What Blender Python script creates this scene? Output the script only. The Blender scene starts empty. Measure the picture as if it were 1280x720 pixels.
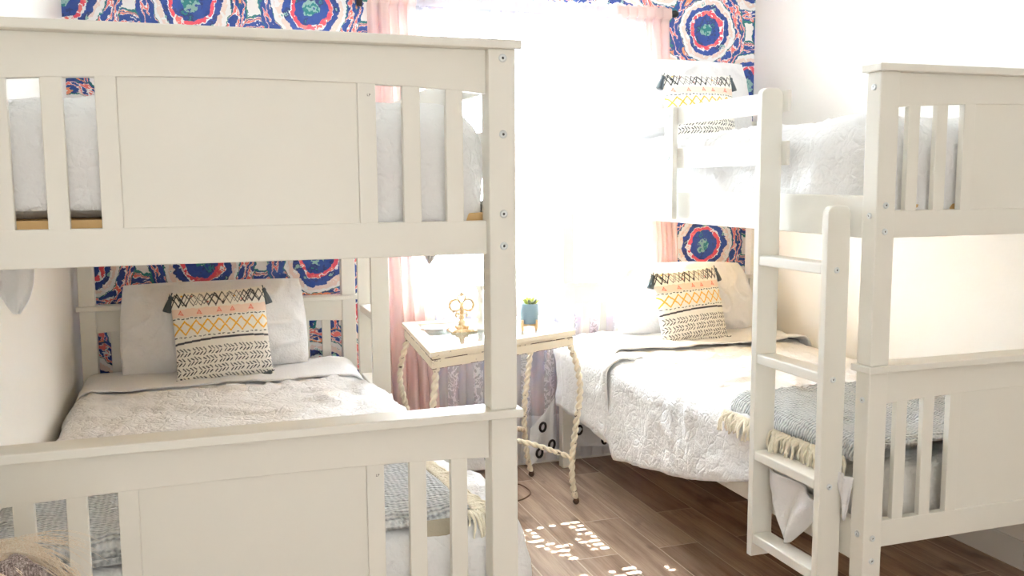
import bpy, bmesh, math, random
import numpy as np
from mathutils import Vector, Matrix, noise
random.seed(7); np.random.seed(7)
C = bpy.context.scene.collection
PI = math.pi

# ------------------------------------------------------------------ layout (metres; x right, y into the room, z up)
CZ, YAW, PITCH, ROLL, FPX = 1.3947, .3278, -.1159, -.0061, 1156.9
YB, XWL, XWR, ZC = 4.19, -.475, 2.745, 2.44          # back wall, side walls, ceiling
BW, BL_ = 1.0883, 2.18                                # bunk width, length
PU, PV, OV, TC = .0589, .053, .0105, .0187            # post width / depth, cap overhang / thickness
ZT, ZL = 1.6614, .8897                                # underside of the upper and lower caps
XL, YL = .6361, 1.838                                 # left bunk: right outer edge, foot face
XR, YR = 1.6375, 1.935                                # right bunk: left outer edge, foot face

# ------------------------------------------------------------------ colour + node helpers
def lin(r, g, b):
    f = lambda c: c / 12.92 if c <= .04045 else ((c + .055) / 1.055) ** 2.4
    return (f(r / 255), f(g / 255), f(b / 255), 1)

class NT:
    def __init__(s, name):
        s.m = bpy.data.materials.new(name); s.m.use_nodes = True
        s.t = s.m.node_tree; s.t.nodes.clear()
        s.out = s.n('ShaderNodeOutputMaterial')
    def n(s, typ, **kw):
        q = s.t.nodes.new(typ)
        for k, v in kw.items(): setattr(q, k, v)
        return q
    def put(s, sock, v):
        if isinstance(v, bpy.types.NodeSocket): s.t.links.new(v, sock)
        elif v is not None:
            if hasattr(sock.default_value, '__len__') and not hasattr(v, '__len__'):
                v = [v] * len(sock.default_value)
            sock.default_value = v
    def math(s, op, a, b=None, c=None):
        q = s.n('ShaderNodeMath', operation=op); s.put(q.inputs[0], a)
        if b is not None: s.put(q.inputs[1], b)
        if c is not None: s.put(q.inputs[2], c)
        return q.outputs[0]
    def vmath(s, op, a, b=None):
        q = s.n('ShaderNodeVectorMath', operation=op); s.put(q.inputs[0], a)
        if b is not None: s.put(q.inputs[1], b)
        return q.outputs['Value'] if op in ('LENGTH', 'DISTANCE') else q.outputs[0]
    def mix(s, f, a, b):
        q = s.n('ShaderNodeMix', data_type='RGBA'); s.put(q.inputs[0], f); s.put(q.inputs[6], a); s.put(q.inputs[7], b)
        return q.outputs[2]
    def obj(s): return s.n('ShaderNodeTexCoord').outputs['Object']
    def scale(s, v, x, y, z):
        return s.vmath('MULTIPLY', v, (x, y, z))
    def noise(s, v, sc, det=3, rough=.5, out=0):
        q = s.n('ShaderNodeTexNoise'); s.put(q.inputs['Vector'], v); s.put(q.inputs['Scale'], sc)
        s.put(q.inputs['Detail'], det); s.put(q.inputs['Roughness'], rough); return q.outputs[out]
    def ramp(s, f, stops, interp='LINEAR'):
        q = s.n('ShaderNodeValToRGB'); q.color_ramp.interpolation = interp
        e = q.color_ramp.elements
        while len(e) > 1: e.remove(e[-1])
        e[0].position = stops[0][0]; e[0].color = stops[0][1]
        for p, c in stops[1:]:
            k = e.new(p); k.color = c
        s.put(q.inputs[0], f); return q.outputs[0]
    def bump(s, h, st=.3, d=.01):
        q = s.n('ShaderNodeBump'); s.put(q.inputs['Strength'], st); s.put(q.inputs['Distance'], d); s.put(q.inputs['Height'], h)
        return q.outputs[0]
    def bsdf(s, col, rough=.5, normal=None, metal=0., sheen=0., spec=.5, trans=None):
        q = s.n('ShaderNodeBsdfPrincipled'); s.put(q.inputs['Base Color'], col); s.put(q.inputs['Roughness'], rough)
        s.put(q.inputs['Metallic'], metal); s.put(q.inputs['Specular IOR Level'], spec); s.put(q.inputs['Sheen Weight'], sheen)
        if normal is not None: s.put(q.inputs['Normal'], normal)
        return q.outputs[0]
    def done(s, sh): s.t.links.new(sh, s.out.inputs[0]); return s.m

def simple(name, col, rough=.5, metal=0., bump=0., bsc=80, var=.03, spec=.5, sheen=0.):
    t = NT(name); o = t.obj(); nz = t.noise(o, bsc * .2, 3)
    c = t.mix(nz, tuple(max(0, v * (1 - var)) for v in col[:3]) + (1,), tuple(min(1, v * (1 + var)) for v in col[:3]) + (1,))
    nm = t.bump(t.noise(o, bsc, 4), bump, .004) if bump else None
    return t.done(t.bsdf(c, rough, nm, metal, sheen, spec))

M = {}
M['paint'] = simple('white_satin_paint', lin(236, 234, 226), .42, bump=.03, bsc=60, var=.01)
M['wall'] = simple('white_orange_peel_wall', lin(242, 239, 233), .75, bump=.16, bsc=55, var=.008, spec=.25)
M['trim'] = simple('white_trim_paint', lin(240, 238, 232), .4, var=.01)
M['vinyl'] = simple('white_vinyl', lin(240, 241, 240), .35, var=.01)
M['ply'] = simple('bare_plywood', lin(222, 186, 130), .7, bump=.1, bsc=60, var=.12)
M['steel'] = simple('zinc_bolt', lin(226, 232, 234), .34, metal=.55)
M['socket_shade'] = simple('painted_socket_shade', lin(70, 72, 74), .6)  # shade inside the bolt recess, put into the colour
M['ink'] = simple('grey_ink', lin(120, 112, 104), .8)
M['black'] = simple('black_iron', lin(38, 35, 34), .5)
M['grommet'] = simple('dark_bronze', lin(58, 52, 52), .35, metal=.6)
M['charcoal'] = simple('charcoal_yarn', lin(82, 92, 98), .95, bump=.3, bsc=300, sheen=.3)
M['pot'] = simple('blue_glazed_pot', lin(138, 166, 184), .35, bump=.05, bsc=60, var=.05)
M['soil'] = simple('dark_soil', lin(62, 58, 56), .95, bump=.6, bsc=200)
M['leaf'] = simple('yellow_green_leaf', lin(196, 206, 92), .5, var=.25, bsc=120)
M['leafd'] = simple('dark_leaf', lin(120, 128, 92), .5, var=.2, bsc=120)
M['lightwood'] = simple('pale_beech', lin(226, 186, 136), .5, bump=.08, bsc=70, var=.08)
M['ceramic'] = simple('white_ceramic', lin(244, 242, 236), .25, var=.01)
M['cable'] = simple('brown_cable', lin(120, 92, 72), .5)
M['tag'] = simple('oatmeal_label', lin(176, 168, 150), .9, bump=.2, bsc=260, var=.08)
M['fringe'] = simple('cream_fringe', lin(248, 238, 218), .95, bump=.5, bsc=240, var=.1, sheen=.4)
M['sun_mask'] = simple('sun_mask_board', lin(200, 196, 188), .8)  # for the unseen panel added to shape the sunlight

def fabric(name, col, scale=1., emb=.35, fine=.25):
    t = NT(name); o = t.obj()
    w = t.noise(o, 7 * scale, 3, .55, 1)
    p = t.vmath('ADD', o, t.vmath('MULTIPLY', t.vmath('SUBTRACT', w, (.5, .5, .5)), (.12, .12, .12)))
    v = t.n('ShaderNodeTexVoronoi', feature='DISTANCE_TO_EDGE'); t.put(v.inputs['Vector'], p); t.put(v.inputs['Scale'], 26 * scale)
    e = t.math('MINIMUM', v.outputs[0], .18)
    n2 = t.noise(o, 60 * scale, 4, .6)
    h = t.math('ADD', t.math('MULTIPLY', e, 4 * emb), t.math('MULTIPLY', n2, .5 + fine))
    c = t.mix(t.noise(o, 5, 2), tuple(x * .97 for x in col[:3]) + (1,), col)
    return t.done(t.bsdf(c, .9, t.bump(h, .68, .008), sheen=.25, spec=.2))
M['linen'] = fabric('white_embroidered_linen', lin(243, 243, 244))
M['cotton'] = fabric('white_cotton', lin(243, 243, 245), 1.6, .05, .1)
M['mattress'] = fabric('white_quilted_cotton', lin(238, 237, 234), .8, .5, .1)

def throw_mat():
    t = NT('blue_grey_crinkled_gauze'); o = t.obj()
    wv = t.n('ShaderNodeTexWave', wave_type='BANDS', bands_direction='Y')
    t.put(wv.inputs['Vector'], o); t.put(wv.inputs['Scale'], 30.); t.put(wv.inputs['Distortion'], 5.); t.put(wv.inputs['Detail'], 3.); t.put(wv.inputs['Detail Scale'], 1.6)
    wx = t.n('ShaderNodeTexWave', wave_type='BANDS', bands_direction='X')
    t.put(wx.inputs['Vector'], o); t.put(wx.inputs['Scale'], 24.); t.put(wx.inputs['Distortion'], 4.); t.put(wx.inputs['Detail'], 2.)
    n = t.noise(o, 45, 4, .6)
    h = t.math('ADD', wv.outputs['Fac'], t.math('ADD', t.math('MULTIPLY', wx.outputs['Fac'], .35), t.math('MULTIPLY', n, .6)))
    c = t.ramp(t.math('MULTIPLY', h, .5), [(.15, lin(164, 168, 170)), (.42, lin(208, 211, 212)), (.8, lin(230, 231, 230))])
    return t.done(t.bsdf(c, .95, t.bump(h, .8, .008), sheen=.3, spec=.15))
M['throw'] = throw_mat()

def chippy(nm='chipped_cream_paint', th=.66, rust=False):
    t = NT(nm); o = t.obj()
    n = t.noise(t.scale(o, 1, 1, 2.2), 22, 5, .65)
    f = t.ramp(n, [(.0, (0, 0, 0, 1)), (th, (0, 0, 0, 1)), (th + .03, (1, 1, 1, 1))])
    if rust:
        sz = t.n('ShaderNodeSeparateXYZ'); t.put(sz.inputs[0], o)
        f = t.math('MAXIMUM', f, t.math('LESS_THAN', sz.outputs[2], .03))
    c0 = t.mix(t.noise(o, 8, 3), lin(238, 224, 198), lin(244, 236, 218))
    c = t.mix(f, c0, lin(92, 66, 48))
    return t.done(t.bsdf(c, .55, t.bump(t.math('MULTIPLY', f, -1.), .4, .002)))
M['chippy'] = chippy()
M['rope'] = chippy('chipped_cream_rope', .62, True)
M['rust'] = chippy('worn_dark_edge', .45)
def gilt():
    t = NT('cream_gilt_iron'); o = t.obj()
    c = t.mix(t.ramp(t.noise(o, 60, 4, .6), [(.4, (0, 0, 0, 1)), (.6, (1, 1, 1, 1))]), lin(240, 222, 188), lin(204, 164, 110))
    return t.done(t.bsdf(c, .5, t.bump(t.noise(o, 150, 3), .3, .002)))
M['gilt'] = gilt()

def glassm(name, mixf=.1, tint=(1, 1, 1, 1)):
    t = NT(name); tr = t.n('ShaderNodeBsdfTransparent'); t.put(tr.inputs[0], tint)
    gl = t.n('ShaderNodeBsdfGlossy'); t.put(gl.inputs['Roughness'], .03); t.put(gl.inputs['Color'], (.95, .98, 1, 1))
    lw = t.n('ShaderNodeLayerWeight')
    m = t.n('ShaderNodeMixShader'); t.put(m.inputs[0], t.math('MULTIPLY_ADD', t.math('POWER', lw.outputs['Facing'], 5.), 1 - mixf, mixf))
    t.t.links.new(tr.outputs[0], m.inputs[1]); t.t.links.new(gl.outputs[0], m.inputs[2])
    return t.done(m.outputs[0])
M['glass'] = glassm('window_glass', .04)
M['tableglass'] = glassm('table_glass', .12, (.92, .97, .97, 1))

def curtain_mat(name, col, opaq_a, opaq_b, zhem, trl=.5, lace=False):
    """woven cloth: part see-through, part scattering; denser hem; lace flowers where asked"""
    t = NT(name); o = t.obj()
    sx = t.n('ShaderNodeSeparateXYZ'); t.put(sx.inputs[0], o)
    a = t.math('ADD', opaq_a, t.math('MULTIPLY', t.noise(t.scale(o, 60, 60, 6), 1, 3), .12))
    if lace:
        w = t.noise(o, 9, 3, .6, 1)
        p = t.vmath('ADD', t.scale(o, 1, 0, 1), t.vmath('MULTIPLY', t.vmath('SUBTRACT', w, (.5, .5, .5)), (.2, .0, .2)))
        v = t.n('ShaderNodeTexVoronoi', feature='DISTANCE_TO_EDGE'); t.put(v.inputs['Vector'], p); t.put(v.inputs['Scale'], 34.)
        band = t.math('GREATER_THAN', t.math('SINE', t.math('MULTIPLY', sx.outputs[0], 52.)), .25)
        flower = t.math('MULTIPLY', band, t.math('LESS_THAN', v.outputs[0], .09))
        a = t.math('ADD', a, t.math('MULTIPLY', flower, .3))
    hem = t.math('MAXIMUM', t.math('LESS_THAN', sx.outputs[2], zhem), t.math('GREATER_THAN', sx.outputs[2], 2.168))
    a = t.math('MINIMUM', t.math('MAXIMUM', a, t.math('MULTIPLY', hem, opaq_b)), 1.)
    d = t.n('ShaderNodeBsdfDiffuse'); t.put(d.inputs[0], col)
    tl = t.n('ShaderNodeBsdfTranslucent'); t.put(tl.inputs[0], col)
    m1 = t.n('ShaderNodeMixShader'); m1.inputs[0].default_value = trl
    t.t.links.new(d.outputs[0], m1.inputs[1]); t.t.links.new(tl.outputs[0], m1.inputs[2])
    tr = t.n('ShaderNodeBsdfTransparent')
    m2 = t.n('ShaderNodeMixShader'); t.put(m2.inputs[0], a)
    t.t.links.new(tr.outputs[0], m2.inputs[1]); t.t.links.new(m1.outputs[0], m2.inputs[2])
    return t.done(m2.outputs[0])
M['sheer'] = curtain_mat('white_lace_sheer', lin(246, 245, 246), .54, .95, .25, .5, True)
M['pink'] = curtain_mat('blush_pink_voile', lin(249, 222, 214), .78, .9, .12, .45)

def wallpaper():
    t = NT('ringed_watercolour_wallpaper'); o = t.obj()
    sc = 1.0096
    PX, PZ, R = .485 * sc, .535 * sc, .222 * sc
    w1 = t.vmath('MULTIPLY', t.vmath('SUBTRACT', t.noise(o, 9, 2, .5, 1), (.5, .5, .5)), (.06, 0, .06))
    w2 = t.vmath('MULTIPLY', t.vmath('SUBTRACT', t.noise(o, 48, 3, .6, 1), (.5, .5, .5)), (.026, 0, .026))
    p = t.vmath('ADD', o, t.vmath('ADD', w1, w2))
    s = t.n('ShaderNodeSeparateXYZ'); t.put(s.inputs[0], p)
    X0, Z0 = 2.444 * sc, CZ + (2.13 - CZ) * sc
    navy, navy2, teal, tealp = lin(34, 70, 152), lin(30, 50, 116), lin(30, 128, 126), lin(150, 190, 182)
    coral, red, salmon, pink, white = lin(238, 122, 118), lin(230, 78, 98), lin(246, 156, 116), lin(245, 226, 216), lin(251, 250, 248)
    n1 = t.noise(o, 17, 3, .6); n2 = t.noise(t.vmath('ADD', o, (7.3, 0, 3.1)), 22, 3, .6)
    core = t.ramp(n1, [(0, navy), (.4, tealp), (.5, teal), (.58, tealp), (.66, navy)], 'CONSTANT')
    dark = t.ramp(n2, [(0, navy), (.55, navy2), (.62, teal), (.67, navy)], 'CONSTANT')
    redr = t.ramp(n1, [(0, coral), (.36, white), (.42, red), (.56, coral), (.62, white), (.66, red)], 'CONSTANT')
    scal = t.ramp(n2, [(0, tealp), (.34, navy), (.56, navy2), (.63, tealp), (.69, navy)], 'CONSTANT')
    pinkw = t.ramp(n2, [(0, white), (.42, pink), (.6, white), (.66, tealp), (.7, pink)], 'CONSTANT')
    def medallion(dx, dz):
        x = t.math('WRAP', t.math('SUBTRACT', s.outputs[0], X0 + dx), PX / 2, -PX / 2)
        z = t.math('WRAP', t.math('SUBTRACT', s.outputs[2], Z0 + dz), PZ / 2, -PZ / 2)
        d = t.math('SQRT', t.math('ADD', t.math('MULTIPLY', x, x), t.math('MULTIPLY', z, z)))
        r = t.math('DIVIDE', d, R)
        cv = t.n('ShaderNodeCombineXYZ')
        t.put(cv.inputs[0], t.math('ADD', t.math('DIVIDE', x, d), dx * 9)); t.put(cv.inputs[2], t.math('DIVIDE', z, d)); t.put(cv.inputs[1], t.math('MULTIPLY', r, 4.2))
        nt_ = t.noise(cv.outputs[0], 1.15, 3, .5)
        outer = t.ramp(nt_, [(0, teal), (.33, navy), (.44, white), (.455, coral), (.485, pink), (.505, navy), (.575, teal), (.583, salmon), (.635, white), (.655, navy)], 'CONSTANT')
        rs = t.math('ADD', r, t.math('MULTIPLY', t.math('SUBTRACT', n1, .5), .16))
        c = core
        for lim, cc, rr in ((.15, dark, rs), (.33, redr, r), (.41, white, r), (.43, scal, rs), (.545, pinkw, rs), (.635, white, r), (.70, teal, r), (.715, outer, r), (.985, teal, rs)):
            c = t.mix(t.math('GREATER_THAN', rr, lim), c, cc)
        return r, c
    r1, c1 = medallion(0, 0); r2, c2 = medallion(PX / 2, PZ / 2)
    c = t.mix(t.math('LESS_THAN', r2, 1.02), white, c2)
    c = t.mix(t.math('LESS_THAN', r1, 1.0), c, c1)
    c = t.mix(t.math('MULTIPLY', t.noise(o, 60, 3, .6), .07), c, white)
    return t.done(t.bsdf(c, .7, spec=.2))
M['wallpaper'] = wallpaper()

def floor_mat():
    t = NT('wood_look_plank_tile'); o = t.obj()
    mp = t.n('ShaderNodeMapping'); t.put(mp.inputs['Vector'], o)
    mp.inputs['Rotation'].default_value = (0, 0, -PI / 2); mp.inputs['Location'].default_value = (.31, 1.445, 0)
    bk = t.n('ShaderNodeTexBrick'); bk.offset = .37; t.put(bk.inputs['Vector'], mp.outputs[0])
    for k, v in (('Scale', 1.), ('Mortar Size', .0022), ('Mortar Smooth', .1), ('Bias', 0.), ('Brick Width', .92), ('Row Height', .169)): t.put(bk.inputs[k], v)
    t.put(bk.inputs['Color1'], (0, 0, 0, 1)); t.put(bk.inputs['Color2'], (1, 1, 1, 1)); t.put(bk.inputs['Mortar'], (.5, .5, .5, 1))
    sh = t.vmath('ADD', t.scale(o, 14, 1.3, 1), t.vmath('MULTIPLY', bk.outputs['Color'], (9., 5., 0)))
    g1 = t.noise(sh, 1.4, 6, .62); g2 = t.noise(t.scale(sh, 5, 1, 1), 2., 4, .6)
    g = t.math('ADD', t.math('MULTIPLY', g1, .7), t.math('MULTIPLY', g2, .3))
    c = t.ramp(g, [(.3, lin(132, 106, 88)), (.46, lin(178, 152, 130)), (.58, lin(204, 180, 158)), (.7, lin(218, 198, 178))])
    kn = t.noise(t.vmath('ADD', t.scale(o, 5, 2.2, 1), bk.outputs['Color']), 1.7, 3, .5)
    c = t.mix(t.ramp(kn, [(.62, (0, 0, 0, 1)), (.74, (.7, .7, .7, 1))]), c, lin(92, 68, 54))
    tone = t.ramp(bk.outputs['Color'], [(0, lin(196, 186, 180)), (1, lin(255, 255, 255))])
    q = t.n('ShaderNodeMix', data_type='RGBA', blend_type='MULTIPLY'); t.put(q.inputs[0], 1.); t.put(q.inputs[6], c); t.put(q.inputs[7], tone)
    c = t.mix(bk.outputs['Fac'], q.outputs[2], lin(206, 190, 172))
    nm = t.bump(t.math('SUBTRACT', t.math('MULTIPLY', g, .25), bk.outputs['Fac']), .3, .003)
    return t.done(t.bsdf(c, .42, nm))
M['floor'] = floor_mat()

def attr_mat(name, attr, rough=.9, bsc=420):
    t = NT(name); a = t.n('ShaderNodeAttribute'); a.attribute_name = attr
    o = t.obj()
    return t.done(t.bsdf(a.outputs['Color'], rough, t.bump(t.noise(o, bsc, 3), .35, .003), sheen=.2, spec=.2))
M['boho'] = attr_mat('hand_blocked_cotton', 'pattern')

def fur_mat(name, c1, c2, c3):
    t = NT(name); o = t.obj()
    c = t.ramp(t.noise(t.scale(o, 16, 16, 1.), 22, 3, .7), [(.3, c1), (.5, c2), (.7, c3)])
    return t.done(t.bsdf(c, .6, sheen=.2, spec=.35))
M['fur'] = fur_mat('blond_fur', lin(224, 198, 170), lin(245, 232, 212), lin(252, 246, 236))
M['furgrey'] = fur_mat('grey_brown_fur', lin(70, 58, 54), lin(150, 134, 130), lin(228, 218, 212))

# ------------------------------------------------------------------ object helpers
def link(name, me, mat, parent=None):
    o = bpy.data.objects.new(name, me); C.objects.link(o)
    if mat is not None: me.materials.append(mat)
    if parent is not None: o.parent = parent
    return o
def raw(name, vs, fs, mat, parent=None, smooth=True):
    me = bpy.data.meshes.new(name); me.from_pydata([tuple(map(float, v)) for v in vs], [], fs); me.update()
    if smooth: me.polygons.foreach_set('use_smooth', [True] * len(me.polygons))
    return link(name, me, mat, parent)
def empty(name, loc=(0, 0, 0), rz=0.):
    o = bpy.data.objects.new(name, None); o.empty_display_size = .05; C.objects.link(o)
    o.location = loc; o.rotation_euler = (0, 0, rz); return o
def tag(o, label, cat, group=None, kind=None):
    o['label'] = label; o['category'] = cat
    if group: o['group'] = group
    if kind: o['kind'] = kind
    return o

class MB:
    """gathers shapes into ONE mesh"""
    def __init__(s): s.bm = bmesh.new(); s.sm = []
    def box(s, a, b, bev=.0025, seg=2):
        q = bmesh.ops.create_cube(s.bm, size=1.); v = q['verts']
        c = [(a[i] + b[i]) / 2 for i in range(3)]; d = [abs(b[i] - a[i]) for i in range(3)]
        for x in v: x.co = Vector((c[0] + x.co.x * d[0], c[1] + x.co.y * d[1], c[2] + x.co.z * d[2]))
        if bev:
            es = list({e for x in v for e in x.link_edges})
            bmesh.ops.bevel(s.bm, geom=es, offset=min(bev, min(d) * .4), segments=seg, profile=.5, affect='EDGES')
        return s
    def prism(s, poly, d0, d1, axis='y', bev=.002):
        """polygon of (x,z) extruded along y (or (x,y) along z)"""
        mk = (lambda p, d: (p[0], d, p[1])) if axis == 'y' else ((lambda p, d: (p[0], p[1], d)) if axis == 'z' else (lambda p, d: (d, p[0], p[1])))
        a = [s.bm.verts.new(mk(p, d0)) for p in poly]; b = [s.bm.verts.new(mk(p, d1)) for p in poly]
        fs = [s.bm.faces.new(a), s.bm.faces.new(b[::-1])]
        n = len(poly)
        for i in range(n): fs.append(s.bm.faces.new((a[i], b[i], b[(i + 1) % n], a[(i + 1) % n])))
        bmesh.ops.recalc_face_normals(s.bm, faces=fs)
        if bev:
            es = [e for f in fs[:2] for e in f.edges]
            bmesh.ops.bevel(s.bm, geom=es, offset=bev, segments=2, profile=.5, affect='EDGES')
        return s
    def lathe(s, prof, c=(0, 0, 0), n=24, M_=None, wob=None):
        rings = []
        for r, z in prof:
            ring = []
            for k in range(n):
                a = 2 * PI * k / n; rr = r * (1 + (wob(a, z) if wob else 0))
                p = Vector((rr * math.cos(a), rr * math.sin(a), z))
                if M_ is not None: p = M_ @ p
                ring.append(s.bm.verts.new(p + Vector(c)))
            rings.append(ring)
        for i in range(len(rings) - 1):
            for k in range(n):
                f = s.bm.faces.new((rings[i][k], rings[i][(k + 1) % n], rings[i + 1][(k + 1) % n], rings[i + 1][k])); f.smooth = True
        for ring, rev in ((rings[0], True), (rings[-1], False)):
            f = s.bm.faces.new(ring[::-1] if rev else ring)
        return s
    def sweep(s, pts, rad, n=10, lobes=0, twist=0., closed=False, depth=.28, cap=True):
        """tube along pts; lobes+twist give a rope / barley twist"""
        P = [Vector(p) for p in pts]; m = len(P); rings = []
        up = None; dist = 0.
        for i in range(m):
            if closed: tg = (P[(i + 1) % m] - P[i - 1])
            else: tg = P[min(i + 1, m - 1)] - P[max(i - 1, 0)]
            tg = tg.normalized()
            if up is None:
                up = Vector((0, 0, 1)) if abs(tg.z) < .9 else Vector((1, 0, 0))
            up = (up - tg * up.dot(tg)).normalized(); sd = tg.cross(up)
            if i: dist += (P[i] - P[i - 1]).length
            r0 = rad(i / max(1, m - 1)) if callable(rad) else rad
            ring = []
            for k in range(n):
                a = 2 * PI * k / n
                r = r0 * (1 - depth + depth * abs(math.cos(lobes * .5 * (a - twist * dist))) * 1.25) if lobes else r0
                ring.append(s.bm.verts.new(P[i] + up * (r * math.cos(a)) + sd * (r * math.sin(a))))
            rings.append(ring)
        rng = range(m if closed else m - 1)
        for i in rng:
            A, B = rings[i], rings[(i + 1) % m]
            for k in range(n):
                f = s.bm.faces.new((A[k], A[(k + 1) % n], B[(k + 1) % n], B[k])); f.smooth = True
        if not closed and cap:
            s.bm.faces.new(rings[0][::-1]); s.bm.faces.new(rings[-1])
        return s
    def ball(s, c, r, sc=(1, 1, 1), u=16, v=10):
        q = bmesh.ops.create_uvsphere(s.bm, u_segments=u, v_segments=v, radius=r)
        for x in q['verts']: x.co = Vector((c[0] + x.co.x * sc[0], c[1] + x.co.y * sc[1], c[2] + x.co.z * sc[2]))
        for x in q['verts']:
            for f in x.link_faces: f.smooth = True
        return s
    def build(s, name, mat, parent=None, normals=True):
        if normals: bmesh.ops.recalc_face_normals(s.bm, faces=s.bm.faces)
        me = bpy.data.meshes.new(name); s.bm.to_mesh(me); s.bm.free()
        return link(name, me, mat, parent)

def spline(pts, n=40):
    """Catmull-Rom through pts"""
    P = [Vector(p) for p in pts]; P = [P[0] * 2 - P[1]] + P + [P[-1] * 2 - P[-2]]
    out = []; m = len(P) - 3
    for i in range(n + 1):
        t = i / n * m; k = min(int(t), m - 1); t -= k
        a, b, c, d = P[k:k + 4]
        out.append(.5 * ((2 * b) + (c - a) * t + (2 * a - 5 * b + 4 * c - d) * t * t + (3 * b - a - 3 * c + d) * t ** 3))
    return out
def copy_tree(o, parent=None):
    c = o.copy(); C.objects.link(c)
    if parent is not None: c.parent = parent
    for ch in list(o.children): copy_tree(ch, c)
    return c
def fbm(p, f, oc=3):
    v, a = 0., 1.
    for k in range(oc):
        v += a * noise.noise(Vector(p) * f); a *= .5; f *= 2.03
    return v
def ridge(p, f):
    return (1 - min(1, abs(noise.noise(Vector(p) * f)) * 2.2)) ** 3

# ------------------------------------------------------------------ the room
def struct(o, label=None, cat='room'):
    o['kind'] = 'structure'; o['category'] = cat
    if label: o['label'] = label
    return o
YF = -1.6
struct(MB().box((XWL - .1, YF, -.08), (XWR + .1, YB + .1, 0), 0).build('floor', M['floor']), 'brown wood-look plank floor under the bunks', 'floor')
struct(MB().box((XWL - .1, YF, ZC), (XWR + .1, YB + .1, ZC + .1), 0).build('ceiling', M['wall']), 'plain white ceiling of the room', 'ceiling')
struct(MB().box((XWL - .1, YF, 0), (XWL, YB + .1, ZC), 0).build('wall_left', M['wall']), 'white textured wall beside the left bunk', 'wall')
struct(MB().box((XWR, YF, 0), (XWR + .1, YB + .1, ZC), 0).build('wall_right', M['wall']), 'white textured wall beside the right bunk', 'wall')
WX0, WX1, WZ0, WZ1 = .96, 2.10, .80, 2.12
b = MB()
b.box((XWL, YB, 0), (WX0, YB + .1, ZC), 0).box((WX1, YB, 0), (XWR, YB + .1, ZC), 0)
b.box((WX0, YB, 0), (WX1, YB + .1, WZ0), 0).box((WX0, YB, WZ1), (WX1, YB + .1, ZC), 0)
struct(b.build('wall_back', M['wallpaper']), 'back wall papered with navy, coral and teal rings', 'wall')
struct(MB().box((XWL, YB - .012, 0), (XWR, YB, .105), .003).build('baseboard_back', M['trim']), 'white baseboard under the papered wall', 'baseboard')
struct(MB().box((XWR - .012, YF, 0), (XWR, YB - .012, .105), .003).build('baseboard_right', M['trim']), 'white baseboard along the right wall', 'baseboard')
struct(MB().box((XWL, YF, 0), (XWL + .012, YB - .012, .105), .003).build('baseboard_left', M['trim']), 'white baseboard along the left wall', 'baseboard')
b = MB()
b.box((1.15, YF - .1, 0), (XWR, YF, ZC), 0).box((XWL, YF - .1, 2.25), (1.15, YF, ZC), 0)
struct(b.build('wall_front', M['wall']), 'white wall with a wide opening opposite the window', 'wall')
# window: vinyl frame, meeting rail, two panes, sill
w = MB()
f = .05
w.box((WX0, YB + .03, WZ0), (WX0 + f, YB + .09, WZ1)).box((WX1 - f, YB + .03, WZ0), (WX1, YB + .09, WZ1))
w.box((WX0 + f, YB + .03, WZ0), (WX1 - f, YB + .09, WZ0 + f)).box((WX0 + f, YB + .03, WZ1 - f), (WX1 - f, YB + .09, WZ1))
w.box(((WX0 + WX1) / 2 - .025, YB + .03, WZ0 + f), ((WX0 + WX1) / 2 + .025, YB + .09, WZ1 - f))
win = struct(w.build('window_1', M['vinyl']), 'bright white-framed window behind the lace curtains', 'window')
for x0, x1 in ((WX0 + f, (WX0 + WX1) / 2 - .025), ((WX0 + WX1) / 2 + .025, WX1 - f)):
    MB().box((x0, YB + .056, WZ0 + f), (x1, YB + .062, WZ1 - f), 0).build('pane', M['glass'], win)
MB().box((WX0 - .0, YB - .0, WZ0 - .03), (WX1, YB + .03, WZ0), .002).build('sill', M['trim'], win)

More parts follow.
